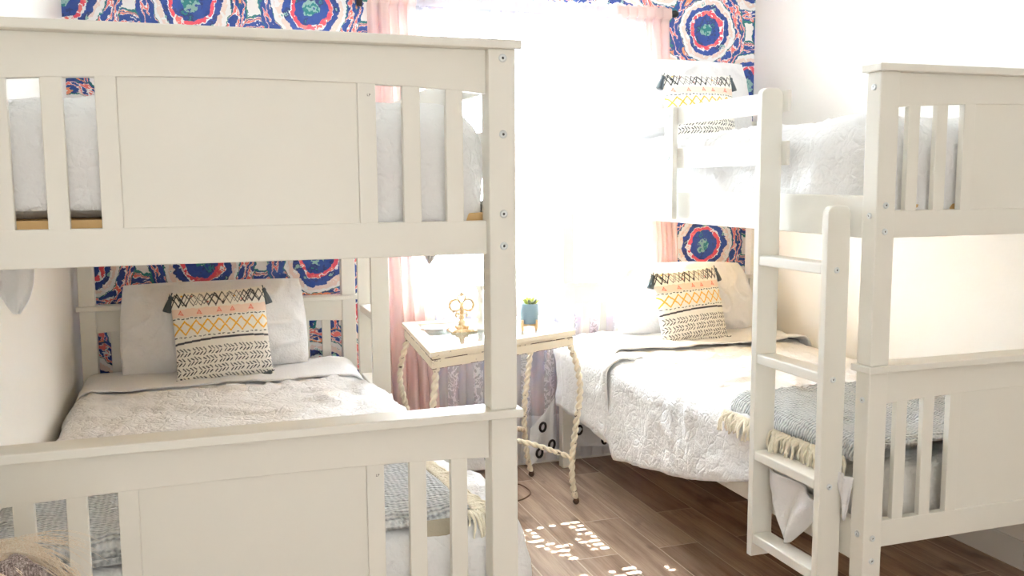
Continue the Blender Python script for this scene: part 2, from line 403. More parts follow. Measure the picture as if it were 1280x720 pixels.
# ------------------------------------------------------------------ bunk bed (local: x across, y foot(-) to head(+))
HW, HL = BW / 2, BL_ / 2
def end_panel(bed, name, sg, top):
    """sg=-1 foot, +1 head (turned half round)"""
    R = lambda x, y: (-sg * x, -sg * y) if sg == 1 else (x, y)
    def bx(m, x0, x1, y0, y1, z0, z1, bev=.0025):
        a, b_ = R(x0, y0), R(x1, y1)
        m.box((min(a[0], b_[0]), min(a[1], b_[1]), z0), (max(a[0], b_[0]), max(a[1], b_[1]), z1), bev); return m
    y0 = -HL; rec = .0195
    zt = ZT if top else ZL; zb0, zb1 = (1.2404, 1.311) if top else (.4051, .4781)
    za, zc = (1.572, 1.5895) if top else (.799, .811)       # rail underside at the ends / at the crown
    zbot = ZL + TC if top else 0.
    s1, s2, s3, sw = .108, .198, .288, .0366
    xi = HW - PU
    # centre panel is the body of the part
    x_s = HW - s3 - .0366
    root = bx(MB(), -x_s, x_s, y0 + rec + .006, y0 + rec + .014, zb1 - .004, zc + .002, .001).build(name, M['paint'], bed)
    for sd in (-1, 1):
        xa, xb = sorted((sd * xi, sd * HW))
        bx(MB(), xa, xb, y0, y0 + PV, zbot, zt, .003).build('post', M['paint'], root)
        for u in (s1, s2):
            xa, xb = sorted((sd * (HW - u - sw), sd * (HW - u)))
            bx(MB(), xa, xb, y0 + rec + .001, y0 + rec + .018, zb1 - .002, zc, .002).build('slat', M['paint'], root)
        xa, xb = sorted((sd * (HW - s3 - .0366), sd * (HW - s3)))
        bx(MB(), xa, xb, y0 + rec + .0005, y0 + rec + .02, zb1 - .002, zc + .004, .0015).build('stile', M['paint'], root)
    # cap
    bx(MB(), -HW - OV, HW + OV, y0 - OV, y0 + PV + OV, zt, zt + TC, .0025).build('cap_rail', M['paint'], root)
    # arched top rail
    N = 24
    pts = [(-xi, zt)] + [(xi, zt)] + [(xi - 2 * xi * i / N, za + (zc - za) * (1 - (1 - 2 * i / N) ** 2) ** .8) for i in range(N + 1)]
    a, c_ = R(0, y0 + rec)[1], R(0, y0 + rec + .024)[1]
    MB().prism([(p[0], p[1]) for p in pts], min(a, c_), max(a, c_), 'y', .0015).build('top_rail', M['paint'], root)
    bx(MB(), -xi, xi, y0 + rec, y0 + rec + .024, zb0, zb1, .002).build('bottom_rail', M['paint'], root)
    # bolts through the outer faces of the posts
    zs = (1.325, 1.258) if top else (.442, .379)
    for sd in (-1, 1):
        zl = list(zs)
        if top and ((sg == 1 and R(sd, 0)[0] < 0)): zl += [1.643, 1.489]
        for z in zl: bolt(root, R(sd * (HW - .0285), y0), z, (0, sg))
        if (R(sd, 0)[0] < 0):      # the side with the ladder: bolts on the side face
            for z in ((1.623, 1.298) if top else (.815, .45)):
                p = R(sd * HW, y0 + .024); bolt(root, p, z, (-1, 0))
    # pencil-stamped letters on the stiles
    if sg == 1 or sg == -1:
        for sd in (1,):
            p = R(sd * (HW - s3 - .014), y0 + rec)
            stamp(root, p, (1.574 if top else .797), sg)
    return root
def bolt(parent, p, z, nrm):
    m = MB()
    d = Vector((nrm[0], nrm[1], 0)); q = d.to_track_quat('Z', 'X').to_matrix()
    m.lathe([(.0035, .0012), (.0036, .0042), (.0062, .0042), (.008, .0028), (.0085, 0)][::-1][0:1] + [(.0082, .0024), (.0066, .004), (.0030, .0043), (.0028, .0018)], (p[0], p[1], z), 18, q)
    o = m.build('bolt', M['steel'], parent); o.data.materials.append(M['socket_shade'])
    for f in o.data.polygons:
        if len(f.vertices) > 4 and (f.center - Vector((p[0], p[1], z))).dot(d.normalized()) > .0005: f.material_index = 1
    return o
def stamp(parent, p, z, sg):
    cu = bpy.data.curves.new('stamp', 'FONT'); cu.body = 'LP'; cu.size = .0075; cu.extrude = .0002; cu.align_x = 'CENTER'
    tmp = bpy.data.objects.new('tmp', cu); C.objects.link(tmp)
    dg = bpy.context.evaluated_depsgraph_get(); me = bpy.data.meshes.new_from_object(tmp.evaluated_get(dg))
    bpy.data.objects.remove(tmp)
    o = link('stamp', me, M['ink'], parent)
    o.rotation_euler = (PI / 2, 0, PI if sg == 1 else 0); o.location = (p[0], p[1] + sg * .0006, z - .012)
    return o

def make_bed():
    bed = empty('bunk_bed')
    for nm, sg in (('footboard', -1), ('headboard', 1)):
        for top in (True, False): end_panel(bed, nm, sg, top)
    for sd in (-1, 1):
        for z0, z1 in ((1.239, 1.3495), (.363, .4755)):
            xa, xb = sorted((sd * (HW - .012), sd * (HW - .037)))
            MB().box((xa, -HL + PV, z0), (xb, HL - PV, z1), .003).build('side_rail', M['paint'], bed)
    for z0, z1 in ((1.30, 1.326), (.385, .411)):
        MB().box((-HW + .042, -HL + .062, z0), (HW - .042, HL - .062, z1), .002).build('bunk_board', M['ply'], bed)
    oy = -YR - HL                                          # world y of the right bunk -> local
    gx = -HW
    for z0, z1 in ((1.588, 1.651), (1.434, 1.505)):
        MB().box((gx, 2.32 + oy, z0), (gx + .0115, HL - PV, z1), .003).build('guard_rail', M['paint'], bed)
    g = MB().box((gx - .021, 2.968 + oy, 1.25), (gx, 3.03 + oy, 1.65), .004).build('guard_support', M['paint'], bed)
    for z in (1.62, 1.47, 1.29): bolt(g, (gx - .021, 2.999 + oy), z, (-1, 0))
    # ladder: two uneven stiles and four rungs
    def stile(y0, z0, z1):
        x0, x1 = gx - .071, gx
        r = .022; pts = [(x0, z0), (x1, z0)]
        for i in range(7): a = i / 6 * PI / 2; pts.append((x1 - r + r * math.cos(a), z1 - r + r * math.sin(a)))
        for i in range(7): a = PI / 2 + i / 6 * PI / 2; pts.append((x0 + r + r * math.cos(a), z1 - r + r * math.sin(a)))
        return MB().prism(pts, y0, y0 + .025, 'y', .002)
    lad = stile(2.03 + oy, .245, 1.323).build('ladder', M['paint'], bed)
    stile(2.345 + oy, .245, 1.657).build('stile', M['paint'], lad)
    for z in (1.17, .875, .578, .317):
        MB().box((gx - .069, 2.055 + oy, z - .03), (gx - .006, 2.345 + oy, z), .004).build('rung', M['paint'], lad)
        bolt(lad, (gx - .04, 2.03 + oy), z - .017, (0, -1))
    return bed
bedR = make_bed(); bedR.location = (XR + HW, YR + HL, 0)
tag(bedR, 'white bunk bed with its ladder in front, along the right wall', 'bunk bed', 'white wooden bunk beds')
bedL = copy_tree(bedR); bedL.location = (XL - HW, YL + HL, 0); bedL.rotation_euler = (0, 0, PI)
tag(bedL, 'white bunk bed along the left wall, its panelled end filling the foreground', 'bunk bed', 'white wooden bunk beds')

# ------------------------------------------------------------------ cloth that lies on a bed and hangs over its sides
def drape(name, x0, x1, y0, y1, zt, l=0, r=0, f=0, h=0, rad=.06, res=.02, amp=.008, fr=4., wr=.006, wf=5., seed=0, mat='linen',
          thick=.008, parent=None, puff=0., topfn=None, hemamp=.0):
    """x0/x1 may be functions of y; l r f h = lengths hanging over left, right, foot, head (numbers or functions)"""
    X0 = x0 if callable(x0) else (lambda y: x0); X1 = x1 if callable(x1) else (lambda y: x1)
    fn = lambda v: v if callable(v) else (lambda q: v)
    l, r, f, h = fn(l), fn(r), fn(f), fn(h)
    W = X1((y0 + y1) / 2) - X0((y0 + y1) / 2); L = y1 - y0
    lm = max(l(y0 + L * k / 10) for k in range(11)); rm = max(r(y0 + L * k / 10) for k in range(11))
    fm = max(f(X0(y0) + W * k / 10) for k in range(11)); hm = max(h(X0(y1) + W * k / 10) for k in range(11))
    lm, rm, fm, hm = [v or 1e-9 for v in (lm, rm, fm, hm)]
    ns = max(2, int((W + lm + rm) / res)); nt = max(2, int((L + fm + hm) / res))
    def axis(n, a, tot, b):
        v = [-a + (a + tot + b) * i / n for i in range(n + 1)]
        return v
    S = axis(ns, lm, W, rm); T = axis(nt, fm, L, hm)
    P = np.zeros((nt + 1, ns + 1, 3))
    for j, t in enumerate(T):
        dt = 0.; tc = min(max(t, 0), L); y = y0 + tc
        a0, a1 = X0(y), X1(y)
        for i, s in enumerate(S):
            sc = min(max(s, 0), W); x = a0 + (a1 - a0) * sc / W
            ds = (-s / lm * l(y)) if s < 0 else ((s - W) / rm * r(y) if s > W else 0.)
            dt = (-t / fm * f(x)) if t < 0 else ((t - L) / hm * h(x) if t > L else 0.)
            sx = -1 if s < 0 else 1; sy = -1 if t < 0 else 1
            d = max(ds, dt)
            if d <= 0: o_, dn = 0., 0.
            else:
                a = d / rad
                if a < PI / 2: o_, dn = rad * math.sin(a), rad * (1 - math.cos(a))
                else: o_, dn = rad, rad + d - rad * PI / 2
            q = math.hypot(ds, dt) or 1.
            xx = x + (a0 + rad - x if False else 0)
            P[j, i] = (x + sx * o_ * ds / q, y + sy * o_ * dt / q, zt - dn)
            if topfn: P[j, i, 2] += topfn(P[j, i, 0], P[j, i, 1]) * max(0, 1 - dn / .12)
            if puff and d <= 0:
                e = min(sc, W - sc, tc if fm > 1e-6 else 9, (L - tc) if hm > 1e-6 else 9)
                P[j, i, 2] += puff * min(1, e / .25) ** .6
    du = np.gradient(P, axis=1); dv = np.gradient(P, axis=0)
    N = np.cross(du, dv); N /= np.linalg.norm(N, axis=2, keepdims=True) + 1e-12
    for j in range(nt + 1):
        for i in range(ns + 1):
            p = P[j, i]; q = (p[0] + seed * 3.1, p[1] - seed * 1.7, p[2] * .7 + seed)
            d = amp * fbm(q, fr, 3)
            qw = (q[0] * 1.3 + .3 * fbm(q, 2.2, 2), q[1] * .8 + .3 * fbm((q[1], q[0], q[2]), 2.2, 2), q[2])
            d += wr * (ridge(qw, wf) + .6 * ridge((qw[1], qw[0], qw[2]), wf * 1.9))
            P[j, i] = p + N[j, i] * d
    vs = P.reshape(-1, 3); k = ns + 1
    fs = [(j * k + i, j * k + i + 1, (j + 1) * k + i + 1, (j + 1) * k + i) for j in range(nt) for i in range(ns)]
    o = raw(name, vs, fs, M[mat], parent)
    if thick:
        md = o.modifiers.new('thickness', 'SOLIDIFY'); md.thickness = thick; md.offset = 1
    return o
def rbox(name, a, b, r, mat, parent=None, n=(24, 40, 8), amp=.003, seed=0):
    """soft-edged block (mattress)"""
    bm = bmesh.new(); vid = {}
    nx, ny, nz = n
    def vert(i, j, k):
        key = (i, j, k)
        if key not in vid:
            p = Vector((a[0] + (b[0] - a[0]) * i / nx, a[1] + (b[1] - a[1]) * j / ny, a[2] + (b[2] - a[2]) * k / nz))
            c = Vector([min(max(p[m], a[m] + r), b[m] - r) for m in range(3)])
            d = p - c
            if d.length > 1e-9: p = c + d.normalized() * r
            p += (d.normalized() if d.length > 0 else Vector((0, 0, 0))) * amp * fbm(p + Vector((seed, 0, 0)), 5., 2)
            vid[key] = bm.verts.new(p)
        return vid[key]
    def q(*ks): bm.faces.new([vert(*k) for k in ks]).smooth = True
    for i in range(nx):
        for j in range(ny):
            q((i, j, 0), (i, j + 1, 0), (i + 1, j + 1, 0), (i + 1, j, 0)); q((i, j, nz), (i + 1, j, nz), (i + 1, j + 1, nz), (i, j + 1, nz))
    for i in range(nx):
        for k in range(nz):
            q((i, 0, k), (i + 1, 0, k), (i + 1, 0, k + 1), (i, 0, k + 1)); q((i, ny, k), (i, ny, k + 1), (i + 1, ny, k + 1), (i + 1, ny, k))
    for j in range(ny):
        for k in range(nz):
            q((0, j, k), (0, j, k + 1), (0, j + 1, k + 1), (0, j + 1, k)); q((nx, j, k), (nx, j + 1, k), (nx, j + 1, k + 1), (nx, j, k + 1))
    me = bpy.data.meshes.new(name); bm.to_mesh(me); bm.free()
    return link(name, me, M[mat], parent)

LX0, LX1, LY0, LY1 = XL - BW, XL, YL, YL + BL_
RX0, RX1, RY0, RY1 = XR, XR + BW, YR, YR + BL_
def mattress(x0, y0, z0, z1, label, inset=.088):
    o = rbox('mattress', (x0 + inset, y0 + .1, z0), (x0 + BW - inset, y0 + BL_ - .085, z1), .04, 'mattress')
    return tag(o, label, 'mattress', 'bunk mattresses')
mattress(LX0, LY0, 1.327, 1.5, 'white mattress on the upper deck of the left bunk')
mattress(RX0, RY0, 1.327, 1.5, 'white mattress on the upper deck of the right bunk')
mattress(LX0, LY0, .413, .595, 'white mattress on the lower deck of the left bunk')
o = rbox('mattress', (RX0 + .05, RY0 + .085, .413), (RX1 - .06, RY1 - .085, .606), .035, 'mattress', amp=.006)
tag(o, 'white mattress showing behind the ladder rungs on the right lower bunk', 'mattress', 'bunk mattresses')

# upper duvets
dUL = drape('duvet', LX0 + .13, LX1 - .13, LY0 + .155, LY1 - .1, 1.55, .28, .29, lambda x: .255 if x < -.15 else .315, 0, rad=.085, amp=.012, fr=5, wr=.007, wf=6, seed=1)
tag(dUL, 'rumpled white duvet on the upper left bunk, seen through the slats', 'duvet', 'white duvets and coverlets')
dUR = drape('duvet', RX0 + .13, RX1 - .13, RY0 + .155, RY1 - .1, 1.548, .275, .28, .30, 0, rad=.085, amp=.014, fr=4.5, wr=.012, wf=4.5, seed=2)
tag(dUR, 'rumpled white duvet on the upper right bunk, behind the guard rails', 'duvet', 'white duvets and coverlets')

# lower left coverlet: tight along the wall, hanging over the open side
def lx1(y): return .595 + .035 * max(0, min(1, (2.45 - y) / .2)) if y < 3.45 else .595 - .05 * min(1, (y - 3.45) / .15)
cLL = drape('coverlet', LX0 + .07, lx1, LY0 + .145, LY1 - .075, .618, .2, lambda y: .34 if y < 3.4 else .34 - .2 * min(1, (y - 3.4) / .2), .22, 0,
            rad=.055, amp=.009, fr=4, wr=.015, wf=6, seed=3)
tag(cLL, 'white embroidered coverlet on the lower left bunk, hanging over its open side', 'coverlet', 'white duvets and coverlets')
sLL = drape('flat_sheet', LX0 + .07, lambda y: .545, 3.585, LY1 - .08, .638, .14, .13, 0, 0, rad=.06, amp=.006, fr=4, wr=.006, wf=4, seed=3, mat='cotton', thick=.006)
tag(sLL, 'white sheet turned down below the pillow on the lower left bunk', 'sheet', 'turned-down white sheets')

# lower right coverlet: long hang on the open side, hem rising towards the foot
def rx0(y): return 1.655 + .03 * max(0, min(1, (2.7 - y) / .3))
def rdrop(y):
    hem = np.interp(y, [2.40, 2.58, 2.79, 3.1, 3.38, 3.42, 3.7, 3.95], [.455, .40, .345, .29, .245, .30, .315, .32])
    return float(.625 - hem + .025)
cLR = drape('coverlet', rx0, RX1 - .1, 2.405, RY1 - .075, .625, rdrop, .1, 0, 0, rad=.05, res=.018, amp=.010, fr=3.5, wr=.013, wf=5, seed=4, topfn=lambda x, y: .02 * math.exp(-((x - 1.75) / .15) ** 2 - ((y - 3.75) / .3) ** 2))
tag(cLR, 'white embroidered coverlet hanging low over the side of the lower right bunk', 'coverlet', 'white duvets and coverlets')
flap = drape('overlapping_edge', lambda y: 1.648, lambda y: 1.75, 3.44, 3.93, .644, lambda y: .36 - .03 * (y - 3.44), 0, 0, 0, rad=.06, amp=.008, fr=4, wr=.01, wf=6, seed=5, thick=.006, parent=cLR)
sLR = drape('flat_sheet', RX0 + .08, RX1 - .1, 3.575, RY1 - .08, .655, .07, .08, 0, 0, rad=.05, amp=.008, fr=4, wr=.007, wf=4, seed=6, mat='cotton', thick=.006)
tag(sLR, 'white sheet turned down below the pillow on the lower right bunk', 'sheet', 'turned-down white sheets')

# sheet corner hanging below the rung on the right bunk
def hanging(name, outline, parent, nrm, mat='cotton', amp=.012, seed=0, n=26, wid=.22):
    """cloth tip: outline = (top-left, top-right, tip) with folds"""
    A, B, T = [Vector(p) for p in outline]; nv = Vector(nrm); vs = []; fs = []
    for j in range(n + 1):
        t = j / n
        for i in range(n + 1):
            s = i / n
            p = A.lerp(B, s) * (1 - t) + (A.lerp(B, .45).lerp(T, 1) + (B - A) * (s - .45) * wid * (1 - t ** 2 * .9)) * t
            p = p + nv * (amp * math.sin(s * 9 + t * 3 + seed) * (1 - .4 * t) + .4 * amp * fbm(p * 1., 14, 2))
            vs.append(p)
    for j in range(n):
        for i in range(n):
            a = j * (n + 1) + i; fs.append((a, a + 1, a + n + 2, a + n + 1))
    o = raw(name, vs, fs, M[mat], parent); md = o.modifiers.new('thickness', 'SOLIDIFY'); md.thickness = .003; md.offset = 0
    return o
tip = hanging('sheet_corner', [(1.618, 2.335, .53), (1.616, 2.07, .50), (1.614, 2.235, .325)], None, (-1, 0, 0), amp=.016)
tag(tip, 'white sheet corner hanging out below the ladder rung on the right bunk', 'sheet')
t2 = hanging('tucked_edge', [(1.626, 2.04, .60), (1.626, 1.975, .60), (1.626, 2.0, .475)], tip, (-1, 0, 0), amp=.006, seed=2, n=14)
rf = hanging('hanging_corner', [(-.45, 2.36, 1.27), (-.352, 2.31, 1.27), (-.395, 2.33, 1.10)], dUL, (.3, -1, 0), amp=.012, seed=1, wid=1.15)
hanging('hanging_corner', [(.50, 2.2, 1.27), (.58, 2.2, 1.27), (.535, 2.2, 1.192)], dUL, (0, -1, 0), amp=.005, seed=4, n=12)

# throws across the foot ends
def fringe(parent, pts, out, ln, n=46, rad=.0048, droop=1., seed=0, spread=.02, strands=1):
    """knotted yarn strands along a polyline; one mesh: nobody could count them"""
    rnd = random.Random(seed); m = MB(); P = spline(pts, 60)
    for k in range(n):
        q = P[min(60, int(k / n * 60 + rnd.random()))]
        o = Vector(out) + Vector((rnd.uniform(-.35, .35), rnd.uniform(-.8, .8), 0))
        L = ln * rnd.uniform(.75, 1.15)
        p = [q + Vector((0, rnd.uniform(-.006, .006), 0))]
        for i in range(1, 5):
            t = i / 4
            p.append(q + o * (L * .55 * (1 - (1 - t) ** 2)) + Vector((rnd.uniform(-.003, .003), rnd.uniform(-.004, .004), -L * droop * t * t * .9)))
        m.sweep(spline(p, 10), lambda t: rad * (1.1 - .45 * t), 7, 3, 260.)
    o = m.build('fringe', M['fringe'], parent); o['kind'] = 'stuff'; o['label'] = 'cream knotted yarn fringe'
    return o
tR = drape('throw_blanket', lambda y: 1.70 + (2.6 - y) * .05, RX1 - .12, 2.03, 2.60, .662, .062, .05, .02, 0, rad=.04, res=.014, amp=.006, fr=6, wr=.008, wf=9, seed=8, mat='throw', thick=.018,
           topfn=lambda x, y: .012 * max(0, (y - 2.38) / .2) if y > 2.38 else 0)
tag(tR, 'blue-grey crinkled throw with cream fringe across the lower right bunk', 'blanket', 'blue-grey fringed throws')
fringe(tR, [(1.668, 2.06, .628), (1.652, 2.2, .63), (1.632, 2.4, .635), (1.622, 2.6, .64)], (-.6, 0, 0), .07, 130, .0058, .85, 3)
fringe(tR, [(1.70, 2.005, .64), (1.665, 2.0, .62), (1.66, 2.0, .56)], (-.4, -.2, 0), .05, 8, .005, 1., 5)
tL = drape('throw_blanket', LX0 + .045, lambda y: .50 + (2.34 - y) * .1, LY0 + .135, 2.34, .648, .03, .045, .03, 0, rad=.018, res=.014, amp=.004, fr=6, wr=.004, wf=9, seed=9, mat='throw', thick=.016,
           topfn=lambda x, y: .03 * max(0, min(1, (.1 - x) / .2)))
tag(tL, 'blue-grey crinkled throw folded over the foot of the lower left bunk', 'blanket', 'blue-grey fringed throws')
# folded-under layers showing at the wall side of the foot
m = MB()
for k, (z, r_) in enumerate(((.659, .0105), (.641, .0085))):
    m.sweep([(LX0 + .05 + .46 * i / 40, LY0 + .108 + .002 * fbm((i * .3, k, 1), 1.), z + .0018 * fbm((i * .25, k, 5), 1.)) for i in range(41)], r_, 12)
m.build('folded_layer', M['throw'], tL)
fringe(tL, [(.562, 1.96, .652), (.548, 2.1, .654), (.535, 2.24, .656), (.525, 2.35, .656)], (.95, 0, 0), .095, 150, .0042, .42, 6)
fringe(tL, [(.55, 1.945, .652), (.575, 1.95, .648), (.60, 1.96, .63)], (.5, -.3, 0), .06, 16, .004, 1., 7)
lb = MB().box((.455, LY0 + .098, .603), (.53, LY0 + .1005, .645), .0006).build('care_label', M['tag'], tL); lb['label'] = 'grey cloth care label'

# ------------------------------------------------------------------ pillows and cushions (local: x width, z height, front -y)
def pillow_mesh(w, h, t, n=40, pinch=.05, seed=0, wr=.004, p=.5, pattern=None, slump=0., soft=0.):
    us = np.linspace(-1, 1, n + 1); vs, fs, col = [], [], []
    # ease towards the rims
    us = np.sign(us) * (1 - (1 - np.abs(us)) ** 1.25)
    for side in (-1, 1):
        for v in us:
            for u in us:
                x = w / 2 * u * (1 - pinch * (1 - v * v)); z = h / 2 * v * (1 - pinch * (1 - u * u))
                th = t / 2 * max(0, (1 - u ** 2) * (1 - v ** 2)) ** p
                q = (x + seed, z - seed, side * .5)
                e = max(0, (1 - u ** 2) * (1 - v ** 2)) ** .3
                th += e * (wr * (ridge((q[0] * 1.5 + .25 * fbm(q, 3, 2), q[1], q[2]), 6.) + fbm(q, 6, 2)))
                z2 = z - .03 * h * (1 - abs(u)) * (1 - v) * .5 * 0
                if soft:
                    g = (u * u * v * v)                      # rounded, slightly drawn-in corners
                    k_ = 1 - soft * g
                    x *= k_; z2 *= k_
                    x += .35 * soft * w * .1 * fbm((u * 1.5 + seed, v * 1.5, 3.), 1.6, 2); z2 += .5 * soft * h * .1 * fbm((u * 1.5, v * 1.5 + seed, 9.), 1.6, 2)
                x *= 1 - slump * (v + 1) / 2
                vs.append((x, side * max(th, .0005), z2 + h / 2))
                if pattern is not None: col.append(pattern((u + 1) / 2, 1 - (v + 1) / 2) if side == -1 else (.82, .78, .70, 1))
    k = n + 1; o = k * k
    for j in range(n):
        for i in range(n):
            a = j * k + i
            fs.append((a, a + 1, a + k + 1, a + k)); fs.append((o + a, o + a + k, o + a + k + 1, o + a + 1))
    for i in range(n):     # close the rim
        for a, b_ in ((i, i + 1), (n * k + i + 1, n * k + i), ((i + 1) * k, i * k), (i * k + n, (i + 1) * k + n)):
            fs.append((a, o + a, o + b_, b_))
    return vs, fs, col
def pillow(name, w, h, t, loc, rx=0., ry=0., rz=0., mat='cotton', **kw):
    vs, fs, col = pillow_mesh(w, h, t, **kw)
    o = raw(name, vs, fs, M[mat])
    if col:
        at = o.data.attributes.new('pattern', 'FLOAT_COLOR', 'POINT'); at.data.foreach_set('color', np.array(col, dtype=np.float32).ravel())
    o.location = loc; o.rotation_euler = (rx, ry, rz); return o

def boho(s, t):
    """hand-blocked bands: zigzags, triangles, diamonds, a bar and rows of feathered arrows"""
    cream, char, coral, gold, pinkish = lin(247, 243, 234), lin(62, 64, 68), lin(232, 128, 108), lin(240, 184, 62), lin(246, 222, 206)
    tri = lambda x: abs((x % 1) * 2 - 1)
    wob = .004 * math.sin(s * 40) + .003 * math.sin(s * 93 + t * 30)
    tt = t + wob
    c = cream
    if tt < .175:
        for n_, ph, a0, a1, wd in ((6.5, 0., .02, .165, .011), (6.5, .5, .02, .165, .011), (5.2, .22, .03, .15, .007), (7.4, .1, .03, .15, .006)):
            if abs(tt - (a0 + (a1 - a0) * tri(s * n_ + ph))) < wd * (1 + .4 * math.sin(s * 17)): return char
        for dx, dy, cc in ((.22, .05, coral), (.38, .13, coral), (.66, .09, gold), (.74, .12, coral), (.12, .04, gold)):
            if math.hypot(s - dx, tt - dy) < .012: return cc
    elif tt < .285:
        c = pinkish if tt > .19 else cream
        for cx in (.09, .28, .49, .63, .83):
            dx = abs(s - cx); y = (tt - .205) / .05
            if 0 <= y <= 1 and dx < .028 * y + .002: return coral if (dx > .028 * y - .008 or y > .85) else tuple(.5 * a + .5 * b_ for a, b_ in zip(coral, pinkish))
    elif abs(tt - .30) < .006 and (s * 22) % 1 < .62: return char
    elif .315 < tt < .49:
        for ph in (0., .5):
            if abs(tt - (.33 + .145 * tri(s * 4.2 + ph))) < .0125: return gold
        for k in range(9):
            if math.hypot(s - (k + .5) / 8.4 + .0, (tt - .4025)) < .009 and k % 1 == 0: return lin(150, 80, 80)
    elif abs(tt - .505) < .005 and (s * 20) % 1 < .55: return char
    elif abs(t - (.572 - .03 * math.sin(s * 2.6))) < .0115: return char
    elif tt > .615:
        k = (tt - .625) / .105; row = int(k); y = k - row - .42
        u = (s * 6.1 + .35 * row + .03 * math.sin(row * 9)) % 1
        if -.4 < y < .4 and .06 < u < .94 and k > 0:
            q = (u + abs(y) * .6) * 4.3
            if abs(y) > .05 and (q % 1) < .4 and 1. < q < 4.9: return char
    return c

tag(pillow('pillow', .75, .375, .22, (.06, 3.85, .64), rx=-.3, ry=.0, rz=.03, p=.72, pinch=.02, seed=1, wr=.022, n=56, soft=.05, slump=.04), 'white pillow on the lower left bunk, leaning on the headboard', 'pillow', 'white bed pillows')
tag(pillow('pillow', .80, .36, .2, (2.23, 3.90, .655), rx=-.33, rz=-.06, p=.7, pinch=.02, seed=4, wr=.022, n=56, soft=.1, slump=.13), 'white pillow on the lower right bunk, leaning on the headboard', 'pillow', 'white bed pillows')
tag(pillow('pillow', .74, .42, .18, (2.24, 3.95, 1.555), rx=-.2, rz=.0, p=.7, pinch=.02, seed=7, wr=.02, n=50, soft=.07, slump=.04), 'white pillow on the upper right bunk behind the patterned cushion', 'pillow', 'white bed pillows')
tag(pillow('pillow', .7, .42, .18, (.16, 3.82, 1.572), rx=-.85, pinch=.06, seed=9, wr=.006, n=30), 'white pillow at the head of the upper left bunk', 'pillow', 'white bed pillows')

def tassel_mesh():
    m = MB()
    m.sweep([(0, 0, .012), (0, 0, 0)], .0022, 6)
    m.lathe([(.002, 0.), (.008, -.003), (.0095, -.009), (.0075, -.016), (.0085, -.02), (.0125, -.04), (.0155, -.062), (.014, -.066)][::-1], (0, 0, 0), 28, wob=lambda a, z: .12 * math.sin(a * 9) * (1 if z < -.016 else 0))
    return m
def cushion(loc, rx, ry, rz, label, src=None):
    if src is None:
        o = pillow('cushion', .36, .355, .14, loc, rx, ry, rz, mat='boho', n=210, pinch=.035, seed=2, wr=.003, p=.55, pattern=boho)
        for sx, z, rot in ((-1, .345, .35), (1, .345, -.25), (-1, .012, 1.9), (1, .012, -1.9)):
            t_ = tassel_mesh().build('tassel', M['charcoal'], o); t_.location = (sx * .172, -.006 if z > .1 else -.02, z); t_.rotation_euler = (.15 if z > .1 else 1.25, rot if z > .1 else 0, 0 if z > .1 else sx * 1.1)
            t_['label'] = 'charcoal yarn tassel'
    else:
        o = copy_tree(src); o.location = loc; o.rotation_euler = (rx, ry, rz)
    return tag(o, label, 'cushion', 'patterned tasselled cushions')
cu = cushion((.085, 3.70, .632), -.24, -.045, .02, 'patterned square cushion with dark tassels on the lower left bunk')
cushion((2.165, 3.72, .635), -.26, -.05, .1, 'patterned square cushion with dark tassels on the lower right bunk', cu)
cushion((2.215, 3.78, 1.525), -.2, -.0, -.02, 'patterned square cushion propped on the upper right bunk', cu)

# ------------------------------------------------------------------ curtain rod and curtains
rod = MB().sweep([(.66, 4.135, 2.195), (2.235, 4.135, 2.195)], .008, 14).build('curtain_rod', M['black'])
tag(rod, 'black metal curtain rod above the window', 'curtain rod')
for x in (.65, 2.245):
    MB().lathe([(.004, -.03), (.012, -.026), (.009, -.014), (.016, 0), (.018, .012), (.01, .026), (.003, .03)], (x, 4.135, 2.195), 18, Matrix.Rotation(PI / 2, 3, 'Y')).build('finial', M['black'], rod)
for x in (.72, 2.20):
    MB().box((x - .012, 4.17, 2.16), (x + .012, 4.19, 2.23), .002).sweep([(x, 4.18, 2.195), (x, 4.143, 2.195)], .005, 8).build('bracket', M['black'], rod)
def curtain(name, rows, mat, parent=None, ny=60, nxp=90, amp=.016, waves=9, yc=4.135, seed=0, ztop=2.225, gather=True):
    """rows: list of (z, x_left, x_right), top to bottom"""
    zs = [r_[0] for r_ in rows][::-1]; xl = [r_[1] for r_ in rows][::-1]; xr = [r_[2] for r_ in rows][::-1]
    vs, fs = [], []
    Z = sorted({round(zs[-1] + (zs[0] - zs[-1]) * j / ny, 4) for j in range(ny + 1)} | {2.165, 2.174, 2.18, 2.187, 2.195, 2.203, 2.21, 2.216}, reverse=True); ny = len(Z) - 1
    for j in range(ny + 1):
        z = Z[j]
        a, b_ = np.interp(z, zs, xl), np.interp(z, zs, xr)
        k = j / ny
        for i in range(nxp + 1):
            s = i / nxp
            ph = s * waves * 2 * PI + .8 * math.sin(s * 7 + seed) + .5 * k * math.sin(s * 5 + seed * 2)
            am = amp * (.55 + .45 * min(1, k * 4))
            y = yc + am * (math.sin(ph) * .8 + .2 * math.sin(2.3 * ph + seed))
            if gather and abs(z - 2.195) < .035: y = min(y, 4.135 - .0105 + (y - yc) * .25 - (.004 if mat == 'pink' else 0)) if abs(z - 2.195) < .0225 else min(y, 4.15)
            x = a + (b_ - a) * s + .006 * math.sin(ph * 1.0 + 1.2)
            vs.append((x, y, z + (.006 * math.sin(ph * 2) if j == 0 else 0)))
    n = nxp + 1
    for j in range(ny):
        for i in range(nxp): fs.append((j * n + i, j * n + i + 1, (j + 1) * n + i + 1, (j + 1) * n + i))
    return raw(name, vs, fs, M[mat], parent)
c = curtain('curtain', [(2.225, .74, .955), (1.6, .745, .99), (.9, .75, 1.02), (.02, .76, 1.06)], 'pink', seed=1, waves=5, amp=.02)
